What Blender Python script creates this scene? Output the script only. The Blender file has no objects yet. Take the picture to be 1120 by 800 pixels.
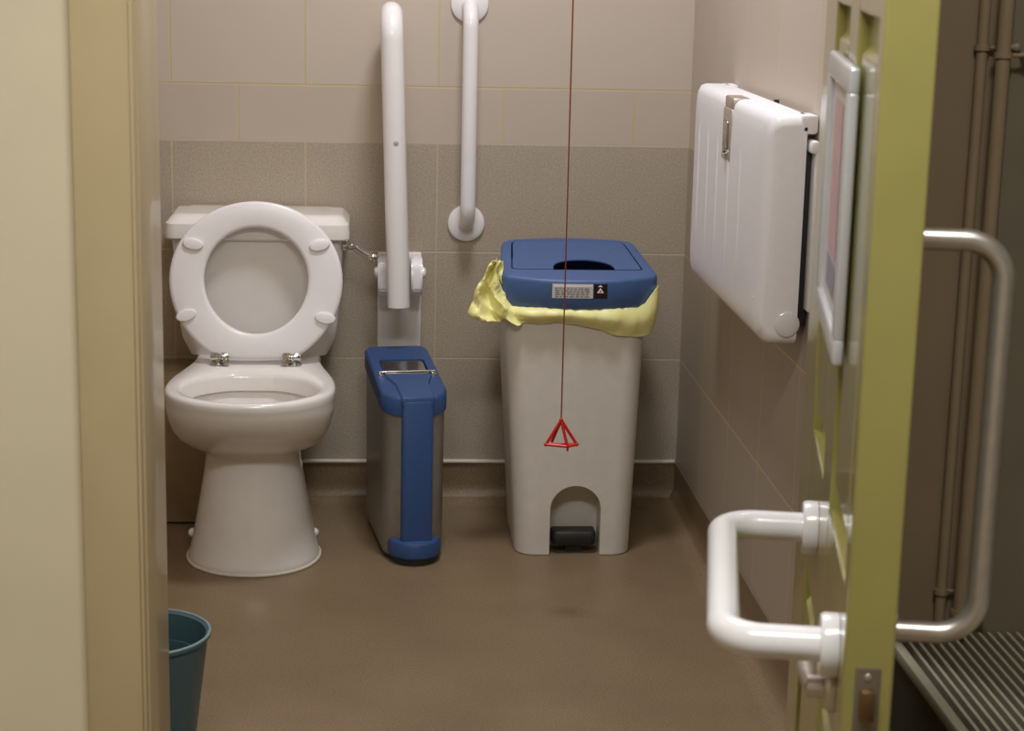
import bpy, bmesh, math, random
from math import sin, cos, pi, radians
from mathutils import Vector, Matrix
random.seed(4)
scn = bpy.context.scene
COL = scn.collection

# ------------------------------------------------------------------ materials
def lin(c):
    out = []
    for v in c:
        v = v / 255.0
        out.append(v / 12.92 if v <= 0.04045 else ((v + 0.055) / 1.055) ** 2.4)
    return (*out, 1.0)

def mat(name, rgb, rough=0.5, metal=0.0, var=0.06, scale=30.0, bump=0.0, coat=0.0, spec=0.5, bscale=None):
    m = bpy.data.materials.new(name); m.use_nodes = True
    nt = m.node_tree; b = nt.nodes['Principled BSDF']
    c = lin(rgb)
    tc = nt.nodes.new('ShaderNodeTexCoord')
    n = nt.nodes.new('ShaderNodeTexNoise'); n.inputs['Scale'].default_value = scale; n.inputs['Detail'].default_value = 4
    nt.links.new(tc.outputs['Object'], n.inputs['Vector'])
    r = nt.nodes.new('ShaderNodeValToRGB')
    r.color_ramp.elements[0].position = .3; r.color_ramp.elements[1].position = .7
    r.color_ramp.elements[0].color = tuple(max(0, v * (1 - var)) for v in c[:3]) + (1,)
    r.color_ramp.elements[1].color = tuple(min(1, v * (1 + var)) for v in c[:3]) + (1,)
    nt.links.new(n.outputs['Fac'], r.inputs['Fac'])
    nt.links.new(r.outputs['Color'], b.inputs['Base Color'])
    b.inputs['Roughness'].default_value = rough; b.inputs['Metallic'].default_value = metal
    b.inputs['Specular IOR Level'].default_value = spec
    b.inputs['Coat Weight'].default_value = coat
    b.inputs['Coat Roughness'].default_value = .08
    if bump:
        n2 = nt.nodes.new('ShaderNodeTexNoise'); n2.inputs['Scale'].default_value = bscale or scale * 4
        nt.links.new(tc.outputs['Object'], n2.inputs['Vector'])
        bp = nt.nodes.new('ShaderNodeBump'); bp.inputs['Strength'].default_value = bump; bp.inputs['Distance'].default_value = .002
        nt.links.new(n2.outputs['Fac'], bp.inputs['Height']); nt.links.new(bp.outputs['Normal'], b.inputs['Normal'])
    return m

def tile_mat(name, rgb, grout, axis, h0, W, z0, H, speck=0.0, rough=.45, gw=.0022, tvar=.05):
    """wall tiles: vertical joints at h0+k*W along the axis, horizontal joints at z0+k*H (object = world metres)"""
    m = bpy.data.materials.new(name); m.use_nodes = True
    nt = m.node_tree; N = nt.nodes; L = nt.links; b = N['Principled BSDF']
    tc = N.new('ShaderNodeTexCoord'); sp = N.new('ShaderNodeSeparateXYZ'); L.new(tc.outputs['Object'], sp.inputs[0])
    def mth(op, a, bb=None):
        n = N.new('ShaderNodeMath'); n.operation = op
        for i, v in enumerate((a, bb)):
            if v is None: continue
            if isinstance(v, (int, float)): n.inputs[i].default_value = v
            else: L.new(v, n.inputs[i])
        return n.outputs[0]
    # a little waviness in the joints
    wn = N.new('ShaderNodeTexNoise'); wn.inputs['Scale'].default_value = 9; L.new(tc.outputs['Object'], wn.inputs['Vector'])
    wob = mth('MULTIPLY', mth('SUBTRACT', wn.outputs['Fac'], .5), .004)
    hx = mth('ADD', mth('DIVIDE', mth('SUBTRACT', sp.outputs[axis], h0), W), 50)
    vz = mth('ADD', mth('DIVIDE', mth('SUBTRACT', sp.outputs['Z'], z0), H), 50)
    hx = mth('ADD', hx, wob); vz = mth('ADD', vz, wob)
    def dist(v, s):
        f = mth('FRACT', v); f = mth('MINIMUM', f, mth('SUBTRACT', 1.0, f)); return mth('MULTIPLY', f, s)
    d = mth('MINIMUM', dist(hx, W), dist(vz, H))
    mr = N.new('ShaderNodeMapRange'); mr.interpolation_type = 'SMOOTHSTEP'
    mr.inputs['From Min'].default_value = gw * .55; mr.inputs['From Max'].default_value = gw * 1.1
    L.new(d, mr.inputs['Value'])
    # tone per tile
    cb = N.new('ShaderNodeCombineXYZ'); L.new(mth('FLOOR', hx), cb.inputs[0]); L.new(mth('FLOOR', vz), cb.inputs[1])
    wnz = N.new('ShaderNodeTexWhiteNoise'); wnz.noise_dimensions = '3D'; L.new(cb.outputs[0], wnz.inputs['Vector'])
    n1 = N.new('ShaderNodeTexNoise'); n1.inputs['Scale'].default_value = 240; n1.inputs['Detail'].default_value = 2
    L.new(tc.outputs['Object'], n1.inputs['Vector'])
    n2 = N.new('ShaderNodeTexNoise'); n2.inputs['Scale'].default_value = 7; n2.inputs['Detail'].default_value = 5
    L.new(tc.outputs['Object'], n2.inputs['Vector'])
    v = mth('ADD', mth('MULTIPLY', mth('SUBTRACT', wnz.outputs['Value'], .5), tvar * 1.2),
            mth('ADD', mth('MULTIPLY', mth('SUBTRACT', n1.outputs['Fac'], .5), speck),
                mth('MULTIPLY', mth('SUBTRACT', n2.outputs['Fac'], .5), tvar * 1.5)))
    v = mth('ADD', v, 1.0)
    base = N.new('ShaderNodeVectorMath'); base.operation = 'SCALE'; base.inputs[0].default_value = lin(rgb)[:3]; L.new(v, base.inputs['Scale'])
    mx = N.new('ShaderNodeMix'); mx.data_type = 'RGBA'
    mx.inputs['A'].default_value = lin(grout); L.new(base.outputs[0], mx.inputs['B']); L.new(mr.outputs['Result'], mx.inputs['Factor'])
    L.new(mx.outputs['Result'], b.inputs['Base Color'])
    b.inputs['Roughness'].default_value = rough; b.inputs['Specular IOR Level'].default_value = .35
    bp = N.new('ShaderNodeBump'); bp.inputs['Strength'].default_value = .35; bp.inputs['Distance'].default_value = .0015
    L.new(mr.outputs['Result'], bp.inputs['Height']); L.new(bp.outputs['Normal'], b.inputs['Normal'])
    return m

def floor_mat():
    m = bpy.data.materials.new('speckled_vinyl'); m.use_nodes = True
    nt = m.node_tree; N = nt.nodes; L = nt.links; b = N['Principled BSDF']
    tc = N.new('ShaderNodeTexCoord')
    n1 = N.new('ShaderNodeTexNoise'); n1.inputs['Scale'].default_value = 260; n1.inputs['Detail'].default_value = 3
    n2 = N.new('ShaderNodeTexNoise'); n2.inputs['Scale'].default_value = 5; n2.inputs['Detail'].default_value = 5
    vo = N.new('ShaderNodeTexVoronoi'); vo.inputs['Scale'].default_value = 170
    for n in (n1, n2, vo): L.new(tc.outputs['Object'], n.inputs['Vector'])
    r = N.new('ShaderNodeValToRGB'); c = lin((125, 105, 80))
    r.color_ramp.elements[0].position = .3; r.color_ramp.elements[0].color = tuple(v * .74 for v in c[:3]) + (1,)
    r.color_ramp.elements[1].position = .72; r.color_ramp.elements[1].color = tuple(v * 1.22 for v in c[:3]) + (1,)
    L.new(n1.outputs['Fac'], r.inputs['Fac'])
    r2 = N.new('ShaderNodeValToRGB')
    r2.color_ramp.elements[0].position = .3; r2.color_ramp.elements[0].color = (.88, .88, .88, 1)
    r2.color_ramp.elements[1].position = .7; r2.color_ramp.elements[1].color = (1.06, 1.06, 1.06, 1)
    L.new(n2.outputs['Fac'], r2.inputs['Fac'])
    mx = N.new('ShaderNodeMix'); mx.data_type = 'RGBA'; mx.blend_type = 'MULTIPLY'; mx.inputs['Factor'].default_value = 1
    L.new(r.outputs['Color'], mx.inputs['A']); L.new(r2.outputs['Color'], mx.inputs['B'])
    L.new(mx.outputs['Result'], b.inputs['Base Color'])
    b.inputs['Roughness'].default_value = .40; b.inputs['Specular IOR Level'].default_value = .4
    bp = N.new('ShaderNodeBump'); bp.inputs['Strength'].default_value = .25; bp.inputs['Distance'].default_value = .001
    L.new(vo.outputs['Distance'], bp.inputs['Height']); L.new(bp.outputs['Normal'], b.inputs['Normal'])
    return m

M = dict(
    ceramic=mat('white_ceramic', (228, 223, 219), .16, var=.015, coat=.4),
    seat=mat('white_seat_plastic', (234, 230, 231), .3, var=.01),
    white_metal=mat('white_powder_coated_metal', (232, 228, 228), .28, var=.012, coat=.3),
    white_plastic=mat('white_moulded_plastic', (232, 229, 232), .4, var=.015, bump=.05, scale=60),
    rail_plastic=mat('white_nylon_rail', (222, 219, 219), .22, var=.01, coat=.4),
    chrome=mat('chrome', (205, 203, 200), .12, metal=1, var=.03),
    satin=mat('satin_steel', (206, 198, 188), .36, metal=.85, var=.05, scale=80),
    steel=mat('brushed_stainless_steel', (158, 154, 147), .4, metal=.55, var=.06, scale=50),
    blue=mat('blue_plastic', (45, 73, 120), .42, var=.05, bump=.06, scale=80),
    blue_lid=mat('blue_bin_lid_plastic', (66, 92, 140), .45, var=.05, bump=.08, scale=80),
    black=mat('black_plastic', (36, 36, 38), .5, var=.1),
    bin=mat('pale_grey_bin_plastic', (212, 206, 197), .48, var=.03, bump=.08, scale=40),
    liner=mat('pale_yellow_polythene', (240, 234, 160), .4, var=.06, scale=14, bump=.2, bscale=30),
    print=mat('dark_blue_print', (70, 84, 110), .5),
    paper=mat('grey_sticker_paper', (196, 192, 190), .5, var=.12, scale=300),
    ink=mat('dark_grey_ink', (110, 106, 108), .6),
    stick_black=mat('black_sticker', (24, 20, 22), .4),
    stick_white=mat('white_sticker_print', (235, 225, 222), .5),
    red=mat('red_plastic', (196, 34, 28), .3, var=.05),
    cord=mat('red_cord', (128, 52, 42), .6, var=.1, scale=300),
    olive=mat('olive_green_gloss_paint', (148, 141, 80), .2, var=.04, scale=12, coat=.5),
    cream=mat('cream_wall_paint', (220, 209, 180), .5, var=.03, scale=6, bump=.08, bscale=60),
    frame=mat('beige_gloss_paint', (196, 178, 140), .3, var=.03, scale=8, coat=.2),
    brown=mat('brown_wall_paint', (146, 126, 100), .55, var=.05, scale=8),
    pipe=mat('painted_copper_pipe', (156, 136, 108), .4, var=.06, scale=14),
    grey=mat('dark_grey_green_paint', (124, 114, 94), .55, var=.05, scale=9),
    heater=mat('grey_painted_metal', (176, 168, 144), .4, var=.05),
    heater_dark=mat('dark_heater_panel', (52, 48, 36), .5, var=.05),
    ceiling=mat('white_ceiling_paint', (228, 222, 210), .7, var=.02),
    sealant=mat('white_sealant_strip', (214, 204, 190), .45, var=.03),
    tealbin=mat('teal_grey_plastic', (66, 92, 100), .4, var=.06),
    brass=mat('tarnished_brass', (118, 94, 64), .4, metal=.8, var=.15, scale=60),
    plate=mat('dull_steel_plate', (128, 118, 104), .4, metal=.7, var=.1),
    poster=mat('white_poster_paper', (216, 212, 214), .4),
    pink=mat('pink_poster_print', (208, 168, 178), .4),
    violet=mat('violet_poster_print', (150, 146, 170), .4),
    frame_metal=mat('silver_snap_frame', (206, 208, 212), .25, metal=.35, var=.02),
    boxing=mat('beige_pipe_boxing', (150, 130, 100), .5, var=.04),
    floor=floor_mat(),
)
GROUT = (190, 174, 132)
TW, X0 = .2985, -.278
t_grey_back = tile_mat('grey_tiles_back', (168, 155, 138), (184, 172, 148), 'X', X0, TW, .10, .25, speck=.75)
t_pale_cut = tile_mat('pale_tiles_cut_row', (186, 172, 157), GROUT, 'X', X0 + TW / 2, TW, .726, .25, speck=.06, tvar=.03)
t_pale_back = tile_mat('pale_tiles_back', (190, 177, 163), GROUT, 'X', X0, TW, .976, .25, speck=.06, tvar=.03)
t_grey_side = tile_mat('grey_tiles_side', (170, 157, 141), (200, 182, 150), 'Y', -.61, TW, .10, .25, speck=.45)
t_pale_side = tile_mat('pale_tiles_side', (194, 181, 167), (204, 190, 160), 'Y', -.61, TW, .976, .25, speck=.06, tvar=.03)

# ------------------------------------------------------------------ helpers
def new(): return bmesh.new()

def obj(name, bm, material, parent=None, smooth=True, angle=38):
    if smooth:
        bm.normal_update()
        for f in bm.faces: f.smooth = True
        for e in bm.edges:
            if len(e.link_faces) == 2 and e.calc_face_angle(0) > radians(angle): e.smooth = False
    me = bpy.data.meshes.new(name); bm.to_mesh(me); bm.free()
    mats = material if isinstance(material, (list, tuple)) else [material]
    for m in mats: me.materials.append(m)
    o = bpy.data.objects.new(name, me); COL.objects.link(o)
    if parent: o.parent = parent
    return o

def tag(o, label, cat, group=None):
    o['label'] = label; o['category'] = cat
    if group: o['group'] = group
    return o

def thing(name, label, cat, loc=(0, 0, 0), rz=0.0, group=None):
    o = bpy.data.objects.new(name, None); COL.objects.link(o); o.empty_display_size = .05
    o.location = loc; o.rotation_euler = (0, 0, rz)
    return tag(o, label, cat, group)

def struct(name, bm, m, parent=None, **k):
    o = obj(name, bm, m, parent, **k)
    o['kind'] = 'structure'
    return o

def box(bm, x0, x1, y0, y1, z0, z1, bev=0.0, seg=2, mi=0):
    r = bmesh.ops.create_cube(bm, size=1.0)
    vs = r['verts']
    for v in vs:
        v.co = Vector((x0 + (v.co.x + .5) * (x1 - x0), y0 + (v.co.y + .5) * (y1 - y0), z0 + (v.co.z + .5) * (z1 - z0)))
    fs = set(f for v in vs for f in v.link_faces)
    for f in fs: f.material_index = mi
    if bev:
        es = list(set(e for v in vs for e in v.link_edges))
        bmesh.ops.bevel(bm, geom=es, offset=bev, segments=seg, affect='EDGES', profile=.5)
    return vs

def loft(bm, rings, cap0=True, cap1=True, closed=True, mi=0):
    R = [[bm.verts.new(p) for p in ring] for ring in rings]
    n = len(R[0])
    for a, b in zip(R[:-1], R[1:]):
        for i in range(n if closed else n - 1):
            j = (i + 1) % n
            try:
                f = bm.faces.new((a[i], a[j], b[j], b[i])); f.material_index = mi
            except ValueError: pass
    if cap0: bm.faces.new(list(reversed(R[0]))).material_index = mi
    if cap1: bm.faces.new(R[-1]).material_index = mi
    return R

def fix(bm):
    bmesh.ops.recalc_face_normals(bm, faces=bm.faces[:]); return bm

def fillet(pts, r, seg=8):
    """round the corners of an open polyline"""
    pts = [Vector(p) for p in pts]; out = [pts[0]]
    for a, b, c in zip(pts[:-2], pts[1:-1], pts[2:]):
        d1 = (a - b).normalized(); d2 = (c - b).normalized()
        ang = d1.angle(d2); t = min(r / math.tan(ang / 2), (a - b).length * .95, (c - b).length * .95)
        rr = t * math.tan(ang / 2)
        bis = (d1 + d2).normalized(); cen = b + bis * (rr / sin(ang / 2))
        p0 = b + d1 * t; p1 = b + d2 * t
        u = p0 - cen; w = p1 - cen
        th = u.angle(w)
        for k in range(seg + 1):
            s = k / seg
            out.append(cen + (u * sin((1 - s) * th) + w * sin(s * th)) / sin(th))
    out.append(pts[-1]); return out

def tube(bm, pts, r, n=16, cap=True, flat=1.0, mi=0):
    pts = [Vector(p) for p in pts]
    rings = []; T0 = (pts[1] - pts[0]).normalized()
    up = Vector((0, 0, 1)) if abs(T0.z) < .9 else Vector((1, 0, 0))
    nrm = (up - T0 * up.dot(T0)).normalized(); prev = T0
    for i, p in enumerate(pts):
        if i == 0: t = T0
        elif i == len(pts) - 1: t = (pts[i] - pts[i - 1]).normalized()
        else: t = ((pts[i] - pts[i - 1]).normalized() + (pts[i + 1] - pts[i]).normalized()).normalized()
        q = prev.rotation_difference(t); nrm = q @ nrm; prev = t
        nrm = (nrm - t * nrm.dot(t)).normalized(); bi = t.cross(nrm)
        rr = r[i] if isinstance(r, (list, tuple)) else r
        rings.append([p + nrm * rr * cos(2 * pi * k / n) + bi * rr * flat * sin(2 * pi * k / n) for k in range(n)])
    loft(bm, rings, cap, cap, mi=mi); return bm

def lathe(bm, prof, base, axis, n=28, mi=0):
    """prof: list of (radius, height along axis)"""
    ax = Vector(axis).normalized(); up = Vector((0, 0, 1)) if abs(ax.z) < .9 else Vector((1, 0, 0))
    a = (up - ax * up.dot(ax)).normalized(); b = ax.cross(a); base = Vector(base)
    rings = [[base + ax * h + (a * cos(2 * pi * k / n) + b * sin(2 * pi * k / n)) * max(r, 1e-5) for k in range(n)] for r, h in prof]
    loft(bm, rings, True, True, mi=mi); return bm

def round_poly(pts, rad, seg=7):
    """2-D polygon with rounded corners, same count per corner"""
    n = len(pts); out = []
    for i in range(n):
        a, b, c = Vector(pts[i - 1]), Vector(pts[i]), Vector(pts[(i + 1) % n])
        r = rad[i] if isinstance(rad, (list, tuple)) else rad
        d1 = (a - b).normalized(); d2 = (c - b).normalized(); ang = d1.angle(d2)
        t = min(r / math.tan(ang / 2), (a - b).length * .49, (c - b).length * .49); rr = t * math.tan(ang / 2)
        cen = b + (d1 + d2).normalized() * (rr / sin(ang / 2)); u = b + d1 * t - cen; w = b + d2 * t - cen; th = u.angle(w)
        for k in range(seg + 1):
            s = k / seg
            out.append(cen + (u * sin((1 - s) * th) + w * sin(s * th)) / sin(th))
    return out

def superell(cx, cy, a, b, n, cnt=48):
    out = []
    for k in range(cnt):
        t = 2 * pi * k / cnt; c, s = cos(t), sin(t)
        out.append(Vector((cx + a * math.copysign(abs(c) ** (2 / n), c), cy + b * math.copysign(abs(s) ** (2 / n), s))))
    return out

def at(ring, z): return [Vector((p[0], p[1], z(p) if callable(z) else z)) for p in ring]

def inset2(ring, d):
    """move every point of a 2-D ring inward by d (counter-clockwise ring)"""
    n = len(ring); out = []
    for i in range(n):
        a, b, c = Vector(ring[i - 1][:2]), Vector(ring[i][:2]), Vector(ring[(i + 1) % n][:2])
        t = (c - a).normalized(); out.append(b + Vector((-t.y, t.x)) * d)
    return out

def fill_loops(bm, loops):
    es = []
    for l in loops:
        for i in range(len(l)):
            a, b = l[i], l[(i + 1) % len(l)]
            e = bm.edges.get((a, b)) or bm.edges.new((a, b)); es.append(e)
    bmesh.ops.triangle_fill(bm, edges=es, use_beauty=True)

def apply_boolean(o, cutter):
    md = o.modifiers.new('cut', 'BOOLEAN'); md.object = cutter; md.operation = 'DIFFERENCE'; md.solver = 'EXACT'
    bpy.context.view_layer.update()
    dg = bpy.context.evaluated_depsgraph_get()
    me = bpy.data.meshes.new_from_object(o.evaluated_get(dg))
    o.modifiers.clear(); old = o.data; o.data = me; me.name = old.name
    bpy.data.meshes.remove(old)
    cm = cutter.data; bpy.data.objects.remove(cutter); bpy.data.meshes.remove(cm)

# ------------------------------------------------------------------ setting
XL, YF, YR, CH = -1.80, -1.87, -1.62, 2.45        # left wall, corridor face, room face of the front wall, ceiling
OX0, OX1, OH = -1.054, -.046, 2.06                # rough door opening

def quad(bm, pts, mi=0):
    f = bm.faces.new([bm.verts.new(p) for p in pts]); f.material_index = mi

# room floor with the cove turned up at the back, right and left walls
bm = new()
def cove(z_top, r=.05):
    prof = [(0.0, z_top), (0.0, r)]
    for k in range(1, 9):
        a = (pi / 2) * k / 8
        prof.append((r * (1 - cos(a)), r * (1 - sin(a))))
    return prof                                  # (distance from wall, height)
P = cove(.10)
ring = []
for d, z in P:
    e = .003
    ring.append([(XL + e + d, -e - d, z), (-e - d, -e - d, z), (-e - d, YR + .0, z), (XL + e + d, YR + .0, z)])
rows = [[bm.verts.new(p) for p in r] for r in ring]
for a, b in zip(rows[:-1], rows[1:]):
    for i, j in ((0, 1), (1, 2), (3, 0)): bm.faces.new((a[i], a[j], b[j], b[i]))
bm.faces.new(rows[-1])
fix(bm)
struct('floor', bm, M['floor'], angle=60)

# corridor floor
bm = new(); box(bm, -2.6, 1.6, -5.6, YR, -.06, -.0005)
struct('floor_corridor', bm, M['floor'], smooth=False)

bm = new()                                       # back wall in three bands of tile
for z0, z1, mi in ((0, .85, 0), (.85, .976, 1), (.976, CH, 2)):
    box(bm, XL - .1, .1, 0, .1, z0, z1, mi=mi)
struct('wall_back', bm, [t_grey_back, t_pale_cut, t_pale_back], smooth=False)
bm = new()
for z0, z1, mi in ((0, .85, 0), (.85, CH, 1)):
    box(bm, 0, .1, YR, 0, z0, z1, mi=mi)
struct('wall_right', bm, [t_grey_side, t_pale_side], smooth=False)
bm = new()
for z0, z1, mi in ((0, .85, 0), (.85, CH, 1)):
    box(bm, XL - .1, XL, YR, 0, z0, z1, mi=mi)
struct('wall_left', bm, [t_grey_side, t_pale_side], smooth=False)

bm = new()                                       # front wall with the door opening: cream left of it, brown right of it
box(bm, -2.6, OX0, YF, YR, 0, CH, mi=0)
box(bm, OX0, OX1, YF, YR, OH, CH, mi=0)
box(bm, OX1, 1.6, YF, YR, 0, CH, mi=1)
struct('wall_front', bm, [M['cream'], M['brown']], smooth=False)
bm = new(); box(bm, -2.7, 1.7, -5.7, .1, CH, CH + .08)
struct('ceiling', bm, M['ceiling'], smooth=False)
bm = new(); box(bm, -2.7, -2.6, -5.6, YR, 0, CH)
struct('wall_corridor_left', bm, M['cream'], smooth=False)
bm = new(); box(bm, 1.6, 1.7, -5.6, YR, 0, CH)
struct('wall_corridor_right', bm, M['grey'], smooth=False)
bm = new(); box(bm, -2.7, 1.7, -5.7, -5.6, 0, CH)
struct('wall_corridor_rear', bm, M['cream'], smooth=False)

bm = new()                                       # white sealant strip on top of the cove
tube(bm, [(XL + .01, -.004, .1015), (-.004, -.004, .1015)], .0050, 8)
struct('trim_1', bm, M['sealant'])
bm = new(); box(bm, XL + .004, -1.02, -.172, -.004, .004, .345, .004)   # boxed-in pipes left of the pan
struct('trim_2', bm, M['boxing'])

# door frame: architrave, lining with a groove, head
bm = new()
box(bm, -1.100, -1.0275, YF - .020, YF - .0005, 0, OH + .05, .005)
box(bm, -1.0295, -1.0235, YF - .012, YF + .006, 0, OH, .002)
box(bm, -1.0535, -1.0262, YF + .006, YF + .022, 0, OH - .02)
box(bm, -1.0535, -1.0215, YF + .022, YR + .0, 0, OH - .02, .003)
struct('trim_3', bm, M['frame'])
bm = new()
box(bm, OX1 - .002 - .020, OX1 - .0005, YF + .05, YR + .0, 0, OH - .02, .003)
struct('trim_4', bm, M['olive'])
bm = new()
box(bm, -1.0535, OX1 - .002, YF + .006, YR, OH - .0195, OH - .0005)
box(bm, -1.0265, .05, YF - .020, YF - .0005, OH - .0, OH + .05, .005)
struct('trim_5', bm, M['frame'])
bm = new(); box(bm, .092, 1.598, YF - .006, YF - .0005, 0, CH - .001)      # darker painted board beside the pipes
struct('trim_6', bm, M['grey'], smooth=False)

# ------------------------------------------------------------------ toilet
TX = -.973
toilet = thing('toilet', 'white close-coupled toilet with its seat ring raised, left of the narrow blue and steel bin', 'toilet', (TX, -.3, 0))
OFF = Vector((TX, -.3, 0))
def rel(bm, off=OFF):
    for v in bm.verts: v.co -= off
    return bm

def pan_ring(hw, hwb, yf, yc, yb, z, cr=.03):
    """plan outline of the pan: elliptical front, sides drawn in to a squarer back"""
    pts = []
    for k in range(25):                          # front half, right to left
        t = pi * k / 24
        c = cos(t); s = sin(t)
        pts.append((hw * math.copysign(abs(c) ** (2 / 2.15), c), yc - (yc - yf) * s ** (2 / 2.15)))
    L = 10
    for k in range(1, L + 1):
        t = k / L; w = hwb + (hw - hwb) * (.5 + .5 * cos(pi * min(1, t * 1.12)))
        pts.append((-w, yc + (yb - cr - yc) * t))
    for k in range(1, 5):
        a = (pi / 2) * k / 4
        pts.append((-hwb + cr * (1 - cos(a)), yb - cr + cr * sin(a)))
    for k in range(4, 0, -1):
        a = (pi / 2) * k / 4
        pts.append((hwb - cr * (1 - cos(a)), yb - cr + cr * sin(a)))
    for k in range(L, 0, -1):
        t = k / L; w = hwb + (hw - hwb) * (.5 + .5 * cos(pi * min(1, t * 1.12)))
        pts.append((w, yc + (yb - cr - yc) * t))
    return [Vector((TX + x, y, z)) for x, y in pts]

def hole_ring(hw, yc, ry, z, ref):
    """ellipse with one point per point of ref, at matching angles"""
    out = []
    n = len(ref)
    for p in ref:
        a = math.atan2((p.y - yc) / (ry * 1.15), (p.x - TX) / hw)
        out.append(Vector((TX + hw * cos(a), yc + ry * sin(a), z)))
    return out

bm = new()
lv = [  # z, hw, hwb, yf, yc, yb
    (0.000, .138, .100, -.536, -.385, -.16), (.006, .140, .100, -.538, -.385, -.16), (.016, .139, .10, -.537, -.385, -.16),
    (.024, .135, .10, -.533, -.385, -.16),
    (.080, .124, .097, -.527, -.385, -.16), (.150, .111, .094, -.514, -.39, -.16), (.205, .102, .090, -.503, -.395, -.16),
    (.236, .0985, .090, -.499, -.40, -.155), (.243, .101, .092, -.500, -.405, -.15), (.248, .108, .096, -.504, -.412, -.145), (.255, .121, .103, -.514, -.424, -.138),
    (.266, .138, .112, -.532, -.438, -.130), (.284, .153, .120, -.563, -.45, -.125), (.304, .163, .126, -.592, -.456, -.12), (.330, .170, .131, -.617, -.461, -.115),
    (.356, .1745, .134, -.634, -.462, -.11), (.362, .1738, .134, -.6335, -.462, -.11), (.372, .1755, .136, -.637, -.463, -.11), (.383, .1755, .136, -.6375, -.463, -.11),
    (.389, .1738, .134, -.636, -.463, -.112), (.392, .169, .130, -.632, -.463, -.118)]
rings = [pan_ring(*l[1:], l[0]) for l in lv]
ref = rings[-1]
rings += [hole_ring(.147, -.484, .137, .3918, ref), hole_ring(.143, -.484, .1335, .389, ref), hole_ring(.140, -.484, .130, .382, ref), hole_ring(.138, -.484, .128, .356, ref),
          hole_ring(.152, -.484, .138, .352, ref), hole_ring(.146, -.478, .122, .325, ref), hole_ring(.115, -.455, .088, .285, ref),
          hole_ring(.07, -.43, .05, .25, ref), hole_ring(.045, -.42, .032, .235, ref)]
loft(bm, rings); fix(bm); rel(bm)
obj('pan', bm, M['ceramic'], toilet, angle=50)

bm = new()                                       # cistern
def rr(hw, y0, y1, z, r=.03): return at(round_poly([(TX - hw, y0), (TX + hw, y0), (TX + hw, y1), (TX - hw, y1)], r), z)
loft(bm, [rr(.150, -.175, -.012, .392, .02), rr(.160, -.180, -.012, .410, .03), rr(.169, -.186, -.01, .428, .035), rr(.174, -.189, -.01, .46, .035), rr(.187, -.192, -.01, .652, .03)])
fix(bm); rel(bm)
cis = obj('cistern', bm, M['ceramic'], toilet)
bm = new()
loft(bm, [rr(.196, -.200, -.006, .6525, .02), rr(.2005, -.206, -.005, .657, .025), rr(.2005, -.206, -.005, .672, .025), rr(.1985, -.204, -.006, .688, .025), rr(.196, -.198, -.006, .690, .025),
          rr(.189, -.182, -.008, .699, .028), rr(.184, -.174, -.012, .704, .028), rr(.160, -.150, -.03, .705, .02)])
fix(bm); rel(bm)
obj('cistern_lid', bm, M['ceramic'], cis)
bm = new()                                       # flush lever on the side of the cistern
lathe(bm, [(.0001, 0), (.013, 0), (.013, .008), (.008, .012), (.008, .022), (.0001, .022)], (-.787, -.165, .638), (1, -.15, 0))
tube(bm, fillet([(-.768, -.168, .638), (-.762, -.175, .634), (-.722, -.205, .619)], .01), [.006, .006, .006, .0065, .007, .0075, .008, .0085, .009, .009, .0085][:len(fillet([(-.768, -.168, .638), (-.762, -.175, .634), (-.722, -.205, .619)], .01))], 12, flat=.6)
bmesh.ops.create_uvsphere(bm, u_segments=14, v_segments=8, radius=.010, matrix=Matrix.Translation((-.722, -.205, .619)) @ Matrix.Diagonal((1.2, .7, .9, 1)))
fix(bm); rel(bm); o = obj('flush_lever', bm, M['chrome'], cis); o['label'] = 'chrome flush lever'

# raised seat ring, leaning on the cistern
S0 = Vector((TX, -.268, .407)); sdir = Vector((0, .049, .336)).normalized(); sn = Vector((0, -sdir.z, sdir.y))    # sn faces the camera
def sp(x, s, t): return S0 + Vector((x, 0, 0)) + sdir * s + sn * t
bm = new(); NS = 72
def seat_out(k):
    a = 2 * pi * k / NS - pi / 2
    x = .186 * cos(a); s = .168 + (.170 if sin(a) > 0 else .186) * sin(a)
    if s < 0: s = 0.0 + s * .12
    return x, s
def seat_in(k):
    a = 2 * pi * k / NS - pi / 2
    return .1115 * cos(a), .170 + (.112 if sin(a) > 0 else .118) * sin(a)
prof = [(0, .004), (.0, .013), (.03, .018), (.12, .020), (.5, .0205), (.88, .020), (.97, .018), (1, .013), (1, .004), (.95, .0), (.05, .0)]
rings = []
for k in range(NS):
    xo, so = seat_out(k); xi, si = seat_in(k)
    rings.append([sp(xo + (xi - xo) * f, so + (si - so) * f, t - .010) for f, t in prof])
rings.append(rings[0])
loft(bm, rings, False, False); bmesh.ops.remove_doubles(bm, verts=bm.verts[:], dist=1e-5); fix(bm); rel(bm)
seat = obj('seat_ring', bm, M['seat'], toilet, angle=50)
for x, s, ro in ((-.134, .245, -.15), (.136, .245, .2), (-.149, .092, .3), (.149, .088, -.15)):
    bm = new(); rs = []
    for sc, t in ((1, .009), (1, .014), (.9, .0165), (.6, .0175)):
        rs.append([sp(x + (.0225 * sc * cos(a) * cos(ro) - .0125 * sc * sin(a) * sin(ro)), s + (.0225 * sc * cos(a) * sin(ro) + .0125 * sc * sin(a) * cos(ro)), t) for a in [2 * pi * k / 24 for k in range(24)]])
    loft(bm, rs); fix(bm); rel(bm); obj('seat_buffer', bm, M['seat'], seat)
bm = new(); br_ = pan_ring(.1405, .1, -.5385, -.385, -.16, .003)
tube(bm, br_ + br_[:1], .0035, 8, cap=False); fix(bm); rel(bm); obj('sealant_bead', bm, M['sealant'], toilet)
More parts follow.
